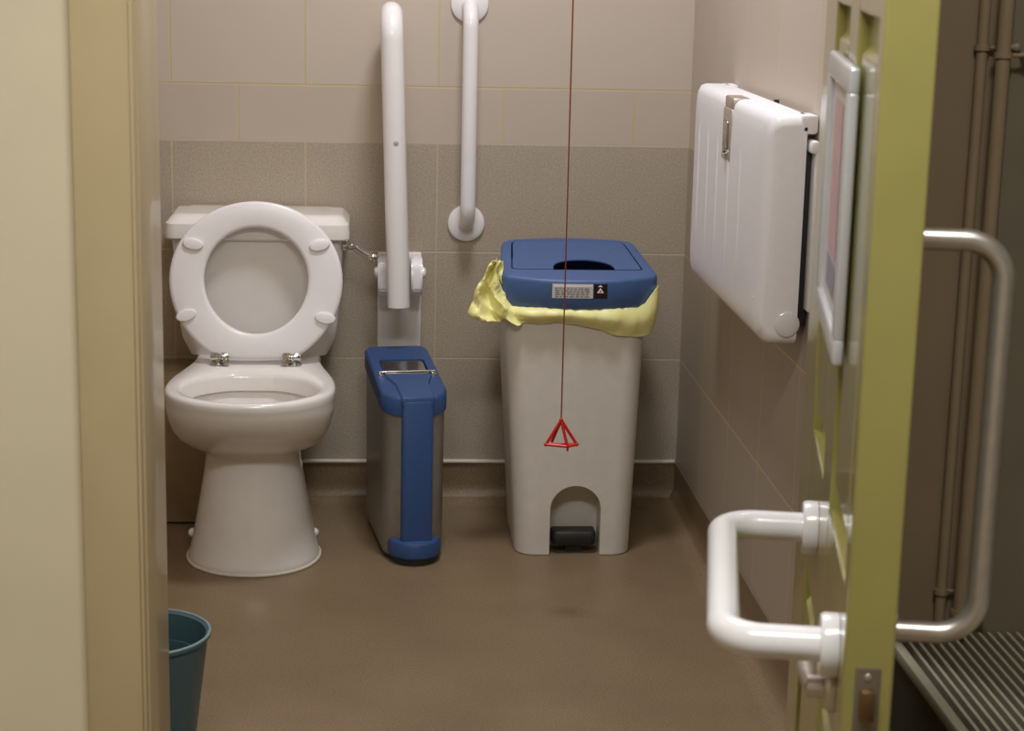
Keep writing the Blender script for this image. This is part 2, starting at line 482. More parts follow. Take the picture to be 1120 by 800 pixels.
for sx in (-.083, .083):                         # chrome hinges
    bm = new(); x = TX + sx; y = -.275
    lathe(bm, [(.0001, 0), (.016, 0), (.016, .004), (.010, .007), (.009, .016), (.0001, .016)], (x, y, .392), (0, 0, 1))
    sg = 1 if sx < 0 else -1
    lathe(bm, [(.0001, -.020), (.0085, -.020), (.0105, -.016), (.0105, -.004), (.008, -.002), (.008, .002), (.0105, .004), (.0105, .016), (.0085, .020), (.0001, .020)], (x + sg * .006, y, .4105), (1, 0, 0), 20)
    lathe(bm, [(.0001, 0), (.007, 0), (.009, .003), (.007, .008), (.0001, .009)], (x + sg * .02, y - .008, .4), (0, -1, .2), 14)
    fix(bm); rel(bm); o = obj('seat_hinge', bm, M['chrome'], toilet); o['label'] = 'chrome seat hinge'
for sx in (-1, 1):
    bm = new(); lathe(bm, [(.0001, 0), (.009, 0), (.010, .004), (.008, .009), (.004, .012), (.0001, .0125)], (TX + sx * .1255 + (-.005 if sx < 0 else .0), -.36, .04), (sx, -.5, .5), 18)
    fix(bm); rel(bm); obj('fixing_cap', bm, M['seat'], toilet)

# ------------------------------------------------------------------ narrow sanitary bin
SB = Vector((-.627, -.447, 0)); sa = radians(8)
sani = thing('sanitary_bin', 'narrow steel and blue sanitary bin between the toilet and the large pedal bin', 'bin', SB, sa)
# local: x across, y back, z up
def so(hw, v0, v1, fr=.058, br=.02): return round_poly([(-hw, v0), (hw, v0), (hw, v1), (-hw, v1)], [fr, fr, br, br], 8)
bm = new()
loft(bm, [at(so(.063, .006, .312), .012), at(so(.0655, .003, .315), .02), at(so(.0665, .001, .317), .33), at(so(.0665, .001, .317), .352)])
fix(bm); obj('body', bm, M['steel'], sani)
bm = new(); loft(bm, [at(so(.060, .008, .310), .0), at(so(.060, .008, .310), .0125)]); fix(bm); obj('base', bm, M['black'], sani)
zl = lambda v: .362 + .045 * (v / .32)           # sloped top of the lid
bm = new()
o1 = so(.071, -.004, .322, .062, .026)
r1 = [Vector((p.x, p.y, zl(p.y) - .040)) for p in o1]; r2 = [Vector((p.x, p.y, zl(p.y) - .006)) for p in o1]
i1 = inset2(o1, .004); r3 = [Vector((p.x, p.y, zl(p.y) - .001)) for p in i1]
i2 = inset2(o1, .009); r4 = [Vector((p.x, p.y, zl(p.y))) for p in i2]
R = loft(bm, [r1, r2, r3, r4], True, False)
hol = round_poly([(-.050, .125), (.050, .125), (.050, .232), (-.050, .232)], [.012, .012, .012, .012], 5)
h1 = [bm.verts.new((p.x, p.y, zl(p.y))) for p in hol]; h2 = [bm.verts.new((p.x, p.y, zl(p.y) - .018)) for p in hol]
n = len(hol)
for i in range(n): bm.faces.new((h1[i], h1[(i + 1) % n], h2[(i + 1) % n], h2[i]))
bm.faces.new(h2); fill_loops(bm, [R[-1], h1]); fix(bm)
slid = obj('lid', bm, M['blue'], sani)
bm = new()                                       # stainless flap in the lid opening
loft(bm, [[Vector((p.x, p.y, zl(p.y) - .017 + (p.y - .125) * .05)) for p in inset2(hol, .003)], [Vector((p.x, p.y, zl(p.y) - .006 + (p.y - .125) * .03)) for p in inset2(hol, .003)]])
fix(bm); o = obj('lid_flap', bm, M['chrome'], slid); o['label'] = 'shiny steel lid flap'
bm = new(); tube(bm, [(-.061, .140, zl(.140) + .005), (.061, .140, zl(.140) + .005)], .0033, 10)
for s in (-1, 1): box(bm, s * .058 - .006, s * .058 + .006,   .128, .150, zl(.135) - .004, zl(.135) + .003, .002)
fix(bm); obj('hinge_rod', bm, M['chrome'], slid)
bm = new()                                       # blue tongue from the rod to the front strip
tr = round_poly([(-.035, -.010), (.035, -.010), (.036, .072), (.053, .130), (-.053, .130), (-.036, .072)], .004, 3)
loft(bm, [[Vector((p.x, p.y, zl(p.y) - .012)) for p in tr], [Vector((p.x, p.y, zl(p.y) + .002)) for p in tr], [Vector((p.x, p.y, zl(p.y) + .005)) for p in inset2(tr, .002)]])
fix(bm); obj('lid_tongue', bm, M['blue'], slid)
bm = new()                                       # strip down the front
pr = round_poly([(-.033, -.012), (.033, -.012), (.033, .03), (-.033, .03)], [.008, .008, .002, .002], 4)
loft(bm, [at(pr, .045), at(pr, .352), [Vector((p.x, p.y, .358)) for p in inset2(pr, .003)]]); fix(bm)
obj('front_strip', bm, M['blue'], sani)
bm = new()                                       # pedal
def ped(k, z): return [Vector((.057 * k * cos(a), .030 - (.062 * k if sin(a) < 0 else .02) * abs(sin(a)) * (1 if sin(a) < 0 else -1), z)) for a in [2 * pi * i / 32 for i in range(32)]]
loft(bm, [ped(.93, .014), ped(1, .019), ped(1, .040), ped(.95, .048), ped(.82, .052)]); fix(bm)
obj('pedal', bm, M['blue'], sani)
bm = new(); loft(bm, [ped(.86, .001), ped(.86, .0142)]); fix(bm); obj('pedal_foot', bm, M['black'], sani)

# ------------------------------------------------------------------ large pedal bin
PB = Vector((-.288, -.25, 0))
pbin = thing('pedal_bin', 'large pale grey pedal bin with a blue lid, standing in front of the back wall', 'bin', PB)
def bo(hw, y0, y1, cx, r=.045): return [p - PB.xy for p in round_poly([(cx - hw, y0), (cx + hw, y0), (cx + hw, y1), (cx - hw, y1)], r, 9)]
bm = new()
def bz(t): return bo(.126 + .025 * t, -.402 - .004 * t, -.105 + .008 * t, -.285 - .008 * t)
loft(bm, [at(bo(.1235, -.3995, -.108, -.285, .043), .0), at(bo(.1258, -.4018, -.1052, -.285), .003)] + [at(bz(k / 8), .01 + .54 * k / 8) for k in range(9)]); fix(bm)
body = obj('body', bm, M['bin'], pbin)
# the arched pedal recess is cut out of the front
bm = new(); acx = -.2825 - PB.x; prf = [(acx - .055, -.02), (acx + .055, -.02)]
for k in range(21):
    a = pi * k / 20; prf.append((acx + .055 * cos(a), .105 + .053 * sin(a)))
loft(bm, [[Vector((x, -.20, z)) for x, z in prf], [Vector((x, -.082, z)) for x, z in prf]]); fix(bm)
cut = obj('cutter', bm, M['bin'], None); cut.location = PB
body.location = (0, 0, 0)
bpy.context.view_layer.update()
apply_boolean(body, cut)
bm = new(); bm.from_mesh(body.data)
for f in bm.faces: f.smooth = True
bm.normal_update()
for e in bm.edges:
    if len(e.link_faces) == 2 and e.calc_face_angle(0) > radians(35): e.smooth = False
bm.to_mesh(body.data); bm.free()
bm = new()                                       # black pedal
pp = [p - PB.xy for p in round_poly([(-.331, -.392), (-.234, -.392), (-.234, -.344), (-.331, -.344)], [.014, .014, .004, .004], 5)]
loft(bm, [at(inset2(pp, .003), .020), at(pp, .024), at(pp, .044), at(inset2(pp, .004), .050)]); box(bm, -.3 - PB.x, -.265 - PB.x, -.375 - PB.y, -.346 - PB.y, .0005, .021)
fix(bm); obj('pedal', bm, M['black'], pbin)
# lid
zt = lambda y: .613 + (y + .41) * .125           # y in world
def zw(p, dz): return Vector((p.x, p.y, zt(p.y + PB.y) + dz))
lo = []
base = round_poly([(-.459, -.390), (-.37, -.420), (-.288, -.427), (-.206, -.420), (-.118, -.390), (-.140, -.118), (-.288, -.090), (-.434, -.118)], [.03, .3, .6, .3, .03, .045, .5, .045], 8)
base = [p - PB.xy for p in base]
bm = new()
R = loft(bm, [at(inset2(base, .006), .545), at(base, .553)] + [[zw(p, -.008) for p in base], [zw(p, -.004) for p in inset2(base, .001)], [zw(p, -.0012) for p in inset2(base, .003)], [zw(p, 0) for p in inset2(base, .007)]], True, False)
fo = [p - PB.xy for p in round_poly([(-.430, -.350), (-.146, -.350), (-.163, -.128), (-.414, -.128)], [.012, .012, .03, .03], 6)]
h1 = [bm.verts.new(zw(p, 0)) for p in fo]; h2 = [bm.verts.new(zw(p, -.035)) for p in fo]; n = len(fo)
for i in range(n): bm.faces.new((h1[i], h1[(i + 1) % n], h2[(i + 1) % n], h2[i]))
bm.faces.new(h2); fill_loops(bm, [R[-1], h1]); fix(bm)
lid = obj('lid', bm, M['blue_lid'], pbin)
bm = new()                                       # hinged flap with the finger cut-out in its front edge
fl = inset2(fo, .004)
front = fl[0:0]
corner = [p for p in fl]
# insert the arc between the two front corners (front edge runs from the first corner's end to the second corner's start)
y_f = min(p.y for p in fl); cxn = -.273 - PB.x
arc = [Vector((cxn - .066 * cos(pi * k / 18), y_f + .072 * sin(pi * k / 18) ** .8)) for k in range(19)]
flp = corner[:7] + arc + corner[7:]
ft = [bm.verts.new(zw(p, .0008)) for p in flp]; fb = [bm.verts.new(zw(p, -.0018)) for p in flp]; n = len(flp)
for i in range(n): bm.faces.new((fb[i], fb[(i + 1) % n], ft[(i + 1) % n], ft[i]))
fill_loops(bm, [ft]); fill_loops(bm, [fb]); fix(bm)
obj('lid_flap', bm, M['blue_lid'], lid)
bm = new(); yl = -.4235 - PB.y                    # sticker on the front of the lid
def patch(bm, x0, x1, z0, z1, dy, mi):
    # follows the slightly bowed front of the lid
    nx = 6; g = []
    for i in range(nx + 1):
        x = x0 + (x1 - x0) * i / nx
        g.append((x - PB.x, front_y(x) - PB.y - dy))
    for a, b in zip(g[:-1], g[1:]):
        quad(bm, [(a[0], a[1], z0), (b[0], b[1], z0), (b[0], b[1], z1), (a[0], a[1], z1)], mi)
wbase = [p + PB.xy for p in base]
def front_y(x):
    best = 0
    n = len(wbase)
    for i in range(n):
        a, b = wbase[i], wbase[(i + 1) % n]
        if a.y < -.39 and b.y < -.39 and min(a.x, b.x) <= x <= max(a.x, b.x) and abs(b.x - a.x) > 1e-6:
            best = min(best, a.y + (b.y - a.y) * (x - a.x) / (b.x - a.x))
    return best
patch(bm, -.348, -.262, .573, .6035, .0012, 0)
patch(bm, -.346, -.264, .597, .602, .0016, 3)
patch(bm, -.262, -.232, .573, .6035, .0012, 1)
for k in range(5):                               # rows of small illegible print
    z = .5925 - k * .0042
    x = -.342
    while x < -.272:
        w = random.uniform(.004, .011)
        patch(bm, x, min(x + w, -.270), z, z + .0018, .0017, 2); x += w + .0025
fy = front_y(-.247) - PB.y - .0018
def tri(bm, pts, mi): quad(bm, [(x - PB.x, fy, z) for x, z in pts], mi)
tri(bm, [(-.2545, .5845), (-.2395, .5845), (-.247, .5955)], 3)
tri(bm, [(-.252, .5975), (-.242, .5975), (-.247, .6020)], 3)
fy -= .0003
tri(bm, [(-.2495, .5865), (-.2445, .5865), (-.247, .5915)], 4)
obj('sticker', bm, [M['paper'], M['stick_black'], M['ink'], M['stick_white'], M['red']], lid, smooth=False)

# liner bag folded over the rim
bm = new(); NB = 120
def body_out(z, t):
    tt = (z - .01) / .54
    r = bz(tt); return r
rs = []
levels = 12
ringref = bo(.151, -.406, -.097, -.293)
tot = len(ringref)
def samp(ring, f):
    f = f % 1.0; L = [0]
    for i in range(len(ring)): L.append(L[-1] + (ring[(i + 1) % len(ring)] - ring[i]).length)
    d = f * L[-1]
    for i in range(len(ring)):
        if L[i + 1] >= d:
            a, b = ring[i], ring[(i + 1) % len(ring)]
            return a + (b - a) * ((d - L[i]) / max(1e-9, L[i + 1] - L[i]))
    return ring[0]
rnd = [random.uniform(-1, 1) for _ in range(40)]
def wob(f, k): return sum(rnd[(i * 3 + k) % 40] * sin(2 * pi * f * m + rnd[(i + k * 2) % 40] * 6) for i, m in enumerate((5, 9, 14, 23, 37))) / 2.2
for l in range(levels + 1):
    t = l / levels
    row = []
    for j in range(NB):
        f = j / NB; p = samp(ringref, f); nrm = Vector((p.x - (-.293 - PB.x), p.y)).normalized()
        xw = p.x + PB.x
        zb = .506 - .030 * max(0, min(1, (xw + .30) / .12)) * (1 if xw < -.16 else max(.3, 1 - (xw + .16) / .06)) + .006 * wob(f, 3) + .010
        wr = max(0, min(1, (xw + .165) / .022)); wr = wr * wr * (3 - 2 * wr)
        ztop = .5515 + (.036 + .006 * sin(40 * p.y)) * wr
        z = ztop + (zb - ztop) * t
        bulge = .010 + .020 * sin(pi * min(1, t * .9 + .12)) * (1 + .5 * wob(f, 7)) + .004 * wob(f + t * .03, 11) * t + .0022 * sin(2 * pi * f * 57 + 5 * t + 3 * sin(20 * f))
        if xw > -.15: bulge += .014 * sin(pi * t)
        q = p + nrm * (max(.0035, bulge - .006) * (1 - wr) + wr * max(.031 + .006 * sin(pi * t) - .012 * t, .004))
        row.append(Vector((q.x, q.y, z)))
    rs.append(row)
# turn the top edge inward, between lid and body
top = [Vector((p.x * .965, p.y * .965, .5500 if p.z < .556 else p.z - .006)) for p in rs[0]]
bot = [Vector((p.x - (p.x) * .02, p.y - p.y * .02, p.z + .003)) for p in rs[-1]]
loft(bm, [top] + rs + [bot], False, False); fix(bm)
liner = thing('bin_liner', 'pale yellow liner folded over the rim of the large pedal bin', 'bin bag', PB)
obj('folded_rim', bm, M['liner'], liner, angle=70)
bm = new()                                       # gathered bunch sticking out at the left
outer = [(-.468, .646), (-.482, .630), (-.496, .610), (-.503, .590), (-.512, .572), (-.517, .552), (-.521, .532), (-.505, .523)]
inner = [(-.449, .640), (-.452, .622), (-.449, .600), (-.447, .585), (-.443, .570), (-.434, .556), (-.418, .538), (-.398, .515)]
G = []
for i in range(8):
    for s in range(3):
        if i == 7 and s: break
        t = s / 3
        j = min(7, i + 1)
        a = Vector(inner[i]).lerp(Vector(inner[j]), t); b = Vector(outer[i]).lerp(Vector(outer[j]), t)
        k = i * 3 + s; row = []
        for u in range(17):
            uu = u / 16; q = a.lerp(b, uu)
            zig = .013 * sin(uu * 11 + .35 * sin(k * .55) + k * .12) + .004 * sin(k * .9 + u) + .003 * sin(k * 1.9 - u * 2)
            row.append(Vector((q.x + .003 * sin(k * .8 + u * .6) - PB.x, -.385 + zig + .03 * uu * (1 - uu) - .012 * sin(pi * k / 21) - .036 * (k / 21) ** 2 - PB.y, q.y + .003 * cos(k * .9 + u * 1.1))))
        G.append(row)
V = [[bm.verts.new(p) for p in r] for r in G]
for a, b in zip(V[:-1], V[1:]):
    for i in range(16): bm.faces.new((a[i], a[i + 1], b[i + 1], b[i]))
r = bmesh.ops.extrude_face_region(bm, geom=bm.faces[:])
for v in [g for g in r['geom'] if isinstance(g, bmesh.types.BMVert)]: v.co.y += .010
fix(bm)
obj('gathered_end', bm, M['liner'], liner, angle=75)

# ------------------------------------------------------------------ emergency pull cord
CX, CY = -.3595, -.78
pull = thing('emergency_pull_cord', 'thin red emergency cord hanging from the ceiling, ending in a red triangle', 'pull cord', (CX, CY, .35))
bm = new(); tube(bm, [(CX, CY, z) for z in (CH - .03, 1.8, 1.2,   .9, .6, .400)], .0014, 8); rel(bm, Vector((CX, CY, .35))); obj('cord', bm, M['cord'], pull)
bm = new(); lathe(bm, [(.0001, 0), (.045, 0), (.045, -.022), (.03, -.029), (.0001, -.029)], (CX, CY, CH), (0, 0, 1)); fix(bm); rel(bm, Vector((CX, CY, .35))); obj('ceiling_switch', bm, M['white_plastic'], pull)
bm = new()                                       # triangle handle: two wire triangles joined at the corners, turned a little
ap = Vector((0, 0, .0505)); 
def seg(a, b, r=.0030): tube(bm, [a, b], r, 10)
bl, br = Vector((-.029, -.006, .003)), Vector((.031, -.004, .003)); bk = Vector((.013, .018, .002))
fl_ = Vector((-.010, -.012, .002)); 
for a, b in ((ap, bl), (ap, br), (bl, br), (ap, Vector((.012, -.014, .001))), (ap, Vector((-.016, .010, .004))), (bl, Vector((.012, -.014, .001))), (br, Vector((.012, -.014, .001)))): seg(a, b)
for p in (ap, bl, br): bmesh.ops.create_uvsphere(bm, u_segments=12, v_segments=8, radius=.0040, matrix=Matrix.Translation(p))
tube(bm, [(.012, -.014, .002), (.0125, -.014, -.008)], .0022, 8)
fix(bm); obj('triangle_handle', bm, M['red'], pull)

# ------------------------------------------------------------------ hinged (fold-up) support rail
fr = thing('folding_support_rail', 'thick white support rail folded upright against the wall, above the sanitary bin', 'grab rail', (-.66, 0, .5))
FO = Vector((-.66, 0, .5))
bm = new(); box(bm, -.711, -.610, -.010, -.0008, .35, .60, .004); rel(bm, FO); obj('wall_plate', bm, M['white_metal'], fr)
for sx in (-1, 1):                               # hinge cheeks
    bm = new(); x = -.6605 + sx * .0375
    pf = [(-.010, .512), (-.095, .512), (-.118, .530), (-.122, .560), (-.112, .590), (-.09, .602), (-.010, .595)]
    loft(bm, [[Vector((x - .0125, y, z)) for y, z in pf], [Vector((x + .0125, y, z)) for y, z in pf]]); fix(bm)
    bmesh.ops.bevel(bm, geom=bm.edges[:], offset=.004, segments=2, affect='EDGES')
    rel(bm, FO); ch_ = obj('hinge_cheek', bm, M['white_metal'], fr)
    bm = new(); lathe(bm, [(.0001, 0), (.014, 0), (.014, .004), (.010, .008), (.0001, .008)], (x + sx * .0125, -.085, .565), (sx, 0, 0), 20); fix(bm); rel(bm, FO)
    obj('hinge_cap', bm, M['white_metal'], ch_)
bm = new()                                       # the U-shaped tube
pts = [(-.6645, -.165, .503), (-.6850, -.165, 1.142), (-.6845, -.05, 1.142), (-.6620, -.062, .53)]
path = fillet(pts, .055, 12)
tube(bm, path, .0248, 24); fix(bm); rel(bm, FO); ft_ = obj('rail_tube', bm, M['white_metal'], fr)
bm = new(); tube(bm, [(-.6625, -.068, .548), (-.6625, -.155, .548)], .016, 16); fix(bm); rel(bm, FO); obj('pivot_block', bm, M['white_metal'], fr)
bm = new(); lathe(bm, [(.0001, 0), (.0055, 0), (.0055, .0012), (.004, .002), (.0001, .002)], (-.6735, -.1893, .868), (0, -1, 0), 16); fix(bm); rel(bm, FO)
obj('screw_cap', bm, mat('grey_plastic_cap', (176, 174, 172), .5), ft_)

# ------------------------------------------------------------------ vertical grab rail
gr = thing('vertical_grab_rail', 'slim white vertical grab rail with round end plates on the back wall', 'grab rail', (-.51, 0, .66))
GO = Vector((-.51, 0, .66))
bm = new(); tube(bm, fillet([(-.509, -.004, .672), (-.509, -.068, .672), (-.509, -.068, 1.158), (-.509, -.004, 1.158)], .048, 12), .0172, 22); fix(bm); rel(bm, GO)
obj('rail_tube', bm, M['white_metal'], gr)
for z in (.668, 1.162):
    bm = new(); lathe(bm, [(.0001, .0005), (.0415, .0005), (.0425, .003), (.0415, .007), (.036, .010), (.020, .0115), (.0001, .0115)], (-.509, 0, z), (0, -1, 0), 36); fix(bm); rel(bm, GO)
    obj('end_plate', bm, M['white_metal'], gr)

# ------------------------------------------------------------------ baby changing station (closed)
BS = Vector((0, -.876, .70))
st = thing('baby_changing_station', 'closed white wall-mounted baby changing table on the right wall', 'changing table', BS)
Y0, Y1, Z0, Z1 = -1.244, -.510, .648, 1.031
def srect(x, iy, iz, r, bot=0.0): return [Vector((x, p.x, p.y)) for p in round_poly([(Y0 + iy, Z0 + iz + bot), (Y1 - iy, Z0 + iz + bot), (Y1 - iy, Z1 - iz), (Y0 + iy, Z1 - iz)], r, 6)]
bm = new()
loft(bm, [srect(-.019, .0, .0, .02), srect(-.062, .0, .0, .022), srect(-.071, .003, .003, .024), srect(-.0775, .012, .010, .03), srect(-.080, .022, .018, .035), srect(-.0815, .05, .04, .03), srect(-.083, .10, .08, .03)]); fix(bm); rel(bm, BS)
leafb = obj('fold_down_bed', bm, M['white_plastic'], st, angle=50)
bm = new()                                       # raised ribs of the panel
for y in (-.60, -.70, -.80, -.91, -1.02, ):
    pr = []
    for k in range(13):
        t = k / 12; z = .715 + .245 * t; w = (.022 - .015 * t) * sin(pi * t) ** .5 + .0005; h = .0026 * sin(pi * t) ** .5 + .0002
        x0 = -.0825
        pr.append([Vector((x0 + .002, y - w, z)), Vector((x0 - h * .3, y - w * .6, z)), Vector((x0 - h, y, z)), Vector((x0 - h * .3, y + w * .6, z)), Vector((x0 + .002, y + w, z))])
    loft(bm, pr, True, True)
fix(bm); rel(bm, BS); obj('raised_ribs', bm, M['white_plastic'], leafb)
bm = new(); box(bm, -.0200, -.0002, Y0 + .012, Y1 - .012, Z0 + .03, Z1 - .055, .004); rel(bm, BS); o = obj('gap_shade_tray', bm, M['black'], st); o['label'] = 'inner tray blackened as the shaded gap'  # black colour paints in the shaded gap between bed and wall
bm = new(); box(bm, -.030, -.0003, Y0, Y0 + .05, Z1 - .032, Z1, .006); box(bm, -.030, -.0003, Y1 - .05, Y1, Z1 - .032, Z1, .006); box(bm, -.020, -.0003, Y0 + .04, Y1 - .04, Z1 - .06, Z1 - .028, .004)
box(bm, -.016, -.0003, Y0 - .022, Y0 + .02, Z1 - .062, Z1 - .040, .006); box(bm, -.007, -.0003, Y0 - .02, Y0 + .02, Z0 + .06, Z1 - .055, .002)
rel(bm, BS); obj('wall_housing', bm, M['white_plastic'], st)
bm = new(); box(bm, -.0845, -.078, -.925, -.850, .918, 1.012, .003); box(bm, -.082, -.05, -.925, -.850, 1.008, 1.0325, .003)
rel(bm, BS); lt = obj('latch_plate', bm, M['satin'], st)
bm = new(); box(bm, -.0885, -.084, -.906, -.870, .938, .990, .0035); lathe(bm, [(.0001, 0), (.006, 0), (.006, .006), (.0001, .007)], (-.0845, -.886, .928), (-1, 0, 0), 14); fix(bm); rel(bm, BS); obj('latch_button', bm, M['chrome'], lt)
bm = new(); lathe(bm, [(.0001, 0), (.020, 0), (.021, .003), (.018, .005), (.0001, .005)], (-.036, Y0 + .0005, Z0 + .036), (0, -1, 0), 28); fix(bm); rel(bm, BS); obj('hinge_cap', bm, M['rail_plastic'], st)
bm = new(); box(bm, -.0822, -.0800, -1.19, -1.13, .716, .719, .0008); box(bm, -.0822, -.0800, -1.185, -1.14, .732, .7335, .0005); box(bm, -.0822, -.0800, -1.185, -1.135, .742, .7435, .0005)
rel(bm, BS); obj('moulded_lettering', bm, M['white_plastic'], leafb)
bm = new(); tube(bm, [(-.012, -.965, Z1 - .030), (-.012, -.965, Z1 + .003)], .005, 12); rel(bm, BS); obj('safety_pin', bm, M['black'], st)

# ------------------------------------------------------------------ small waste bin behind the door frame
wb = thing('wastepaper_bin', 'small round teal-grey waste bin half hidden behind the left door frame', 'bin', (-1.078, -1.468, 0))
bm = new()
prof = [(.0001, .004), (.066, .004), (.068, 0), (.072, .002), (.100, .224), (.1045, .2265), (.1045, .2305), (.1015, .232), (.097, .229), (.0925, .19), (.0925, .187), (.0905, .186), (.068, .010), (.0001, .008)]
lathe(bm, prof, (0, 0, 0), (0, 0, 1), 48); fix(bm); obj('bucket', bm, M['tealbin'], wb)
bm = new(); tpts = [(.1028 * cos(2 * pi * k / 48), .1028 * sin(2 * pi * k / 48), .2322) for k in range(49)]
tube(bm, tpts, .0024, 8, cap=False); fix(bm); obj('rolled_rim', bm, mat('pale_teal_plastic', (120, 140, 142), .4), wb)

# ------------------------------------------------------------------ the open door
DA = .1796; DN = Vector((-.296, -2.676, 0)); T = .046; DW = .84; DH = 2.02
door = bpy.data.objects.new('door_1', None); COL.objects.link(door); door.location = DN; door.rotation_euler = (0, 0, -DA); door['kind'] = 'structure'
# local: x from inside face (0) to outside face (T), y from the free edge to the hinge, z up
bm = new()
F = .011
box(bm, F, T - F, .01, DW - .01, .02, DH - .01)
cols = [(.04, .285), (.40, .63)]
rws = [(.14, .545), (.715, 1.231), (1.33, 1.90)]
ys = [0, .04, .285, .40, .63, DW]
zs = [.008, .14, .545, .715, 1.231, 1.33, 1.90, DH]
for i in (0, 2, 4): box(bm, 0, T, ys[i], ys[i + 1], zs[0], zs[-1], .0025, 2)
for (a, b) in cols:
    for i in (0, 2, 4, 6): box(bm, .0004, T - .0004, a - .004, b + .004, zs[i], zs[i + 1], .0025, 2)
    for (c, d) in rws:                           # fielded panels on both faces
        for x0, x1 in ((F, F - .0085), (T - F, T - F + .0085)):
            g = [[Vector((x, y, z)) for y, z in ((a + i, c + i), (b - i, c + i), (b - i, d - i), (a + i, d - i))] for x, i in ((x0 + (.001 if x1 < x0 else -.001), .030), (x1, .040))]
            loft(bm, g, False, True)
fix(bm)
obj('door_leaf', bm, M['olive'], door, angle=20)
# grab rail on the inside face
bm = new(); zc = .643; of = -.108
tube(bm, fillet([(-.001, .075, zc), (of, .075, zc), (of, .450, zc), (-.001, .450, zc)], .04, 12), .0168, 22); fix(bm)
dgr = obj('grab_rail', bm, M['rail_plastic'], door); dgr['label'] = 'white tubular grab rail across the door'
for y in (.075, .450):
    bm = new(); lathe(bm, [(.0001, 0), (.031, 0), (.031, .013), (.029, .017), (.0168, .017), (.0001, .017)], (0, y, zc), (-1, 0, 0), 32); fix(bm)
    obj('rail_flange', bm, M['rail_plastic'], dgr)
# thumb turn below it
bm = new(); lathe(bm, [(.0001, 0), (.024, 0), (.024, .005), (.020, .009), (.011, .010), (.011, .026), (.0001, .026)], (0, .085, .596), (-1, 0, 0), 28)
tube(bm, fillet([(-.021, .080, .596), (-.023, .110, .594), (-.024, .160, .590)], .03), .0085, 14)
fix(bm); obj('thumb_turn', bm, M['satin'], door)
# lock plate in the free edge
bm = new(); box(bm, .0115, .0345, -.0015, .003, .40, .651, .0006); fe = obj('lock_plate', bm, M['plate'], door)
bm = new(); box(bm, .016, .030, -.012, .0, .602, .632, .003); box(bm, .017, .029, -.0022, .0, .500, .552, .0006); obj('latch_bolt', bm, M['brass'], fe)
bm = new()
for z in (.415, .642): lathe(bm, [(.0001, 0), (.0035, 0), (.0028, .001), (.0001, .0012)], (.023, -.0014, z), (0, -1, 0), 12)
fix(bm); obj('screw', bm, M['satin'], fe)
# poster in a snap frame
bm = new(); a, b, c, d = .215, .545, .884, 1.180; w = .028
def frame_bar(p0, p1, q0, q1): box(bm, -.0115, -.0002, p0, p1, q0, q1, .004, 3)
frame_bar(a, b, d - w, d); frame_bar(a, b, c, c + w); frame_bar(a, a + w, c + w - .004, d - w + .004); frame_bar(b - w, b, c + w - .004, d - w + .004)
pf_ = obj('poster_frame', bm, M['frame_metal'], door); pf_['label'] = 'silver frame holding a pink and white notice'
bm = new(); box(bm, -.0055, -.0003, a + w - .004, b - w + .004, c + w - .004, d - w + .004, mi=0)
def pq(y0, y1, z0, z1, mi): quad(bm, [(-.0062, y0, z0), (-.0062, y1, z0), (-.0062, y1, z1), (-.0062, y0, z1)], mi)
pq(a + .12, b - .085, c + .085, d - .045, 1); pq(a + .12, b - .085, c + .045, c + .08, 2)
obj('poster', bm, [M['poster'], M['pink'], M['violet']], pf_, smooth=False)
# pull handle on the outside face
bm = new(); yo = .10; xo = T + .086
tube(bm, fillet([(T - .001, yo, .652), (xo, yo, .652), (xo, yo, 1.033), (T - .001, yo, 1.033)], .038, 14), .0104, 20); fix(bm)
ph = obj('pull_handle', bm, M['satin'], door); ph['label'] = 'satin steel D-shaped pull handle'
for z in (.652, 1.033):
    bm = new(); lathe(bm, [(.0001, 0), (.019, 0), (.019, .004), (.016, .006), (.0001, .006)], (T, yo, z), (1, 0, 0), 24); fix(bm); obj('handle_rose', bm, M['satin'], ph)
for z in (.25, 1.0, 1.8):
    bm = new(); tube(bm, [(T + .004, DW + .003, z - .05), (T + .004, DW + .003, z + .05)], .006, 12); fix(bm); obj('door_hinge', bm, M['plate'], door)

# ------------------------------------------------------------------ heating pipes in the corridor
def pipe(x, y, r, label, zc1, zc2, stem):
    t = thing('heating_pipe', label, 'pipe', (x, y, .385), group='painted heating pipes')
    O = Vector((x, y, .385))
    bm = new(); tube(bm, [(x, y, .3860), (x, y, 1.4), (x, y, CH - .002)], r, 18); rel(bm, O); obj('tube', bm, M['pipe'], t)
    for z in (zc1, zc2):
        bm = new(); lathe(bm, [(r, -.0035), (r + .0028, -.0035), (r + .0028, .0035), (r, .0035)], (x, y, z), (0, 0, 1), 24)
        tube(bm, [(x + r, y, z), (x + stem * .7, y + .0, z), (x + stem, y, z + .002)], [.0028, .0028, .0045], 10)
        bmesh.ops.create_uvsphere(bm, u_segments=12, v_segments=8, radius=.0062, matrix=Matrix.Translation((x + stem, y, z + .001)))
        tube(bm, [(x + stem, y, z), (x + stem, YF - .0055, z)], .003, 8)
        fix(bm); rel(bm, O); obj('pipe_clip', bm, M['pipe'], t)
pipe(.0525, -1.8785, .0073, 'left of two thin painted pipes rising in the corridor behind the open door', 1.174, .440, .044)
pipe(.0735, -1.8995, .0093, 'right of two painted pipes behind the open door, the slightly thicker one', 1.166, .417, .031)

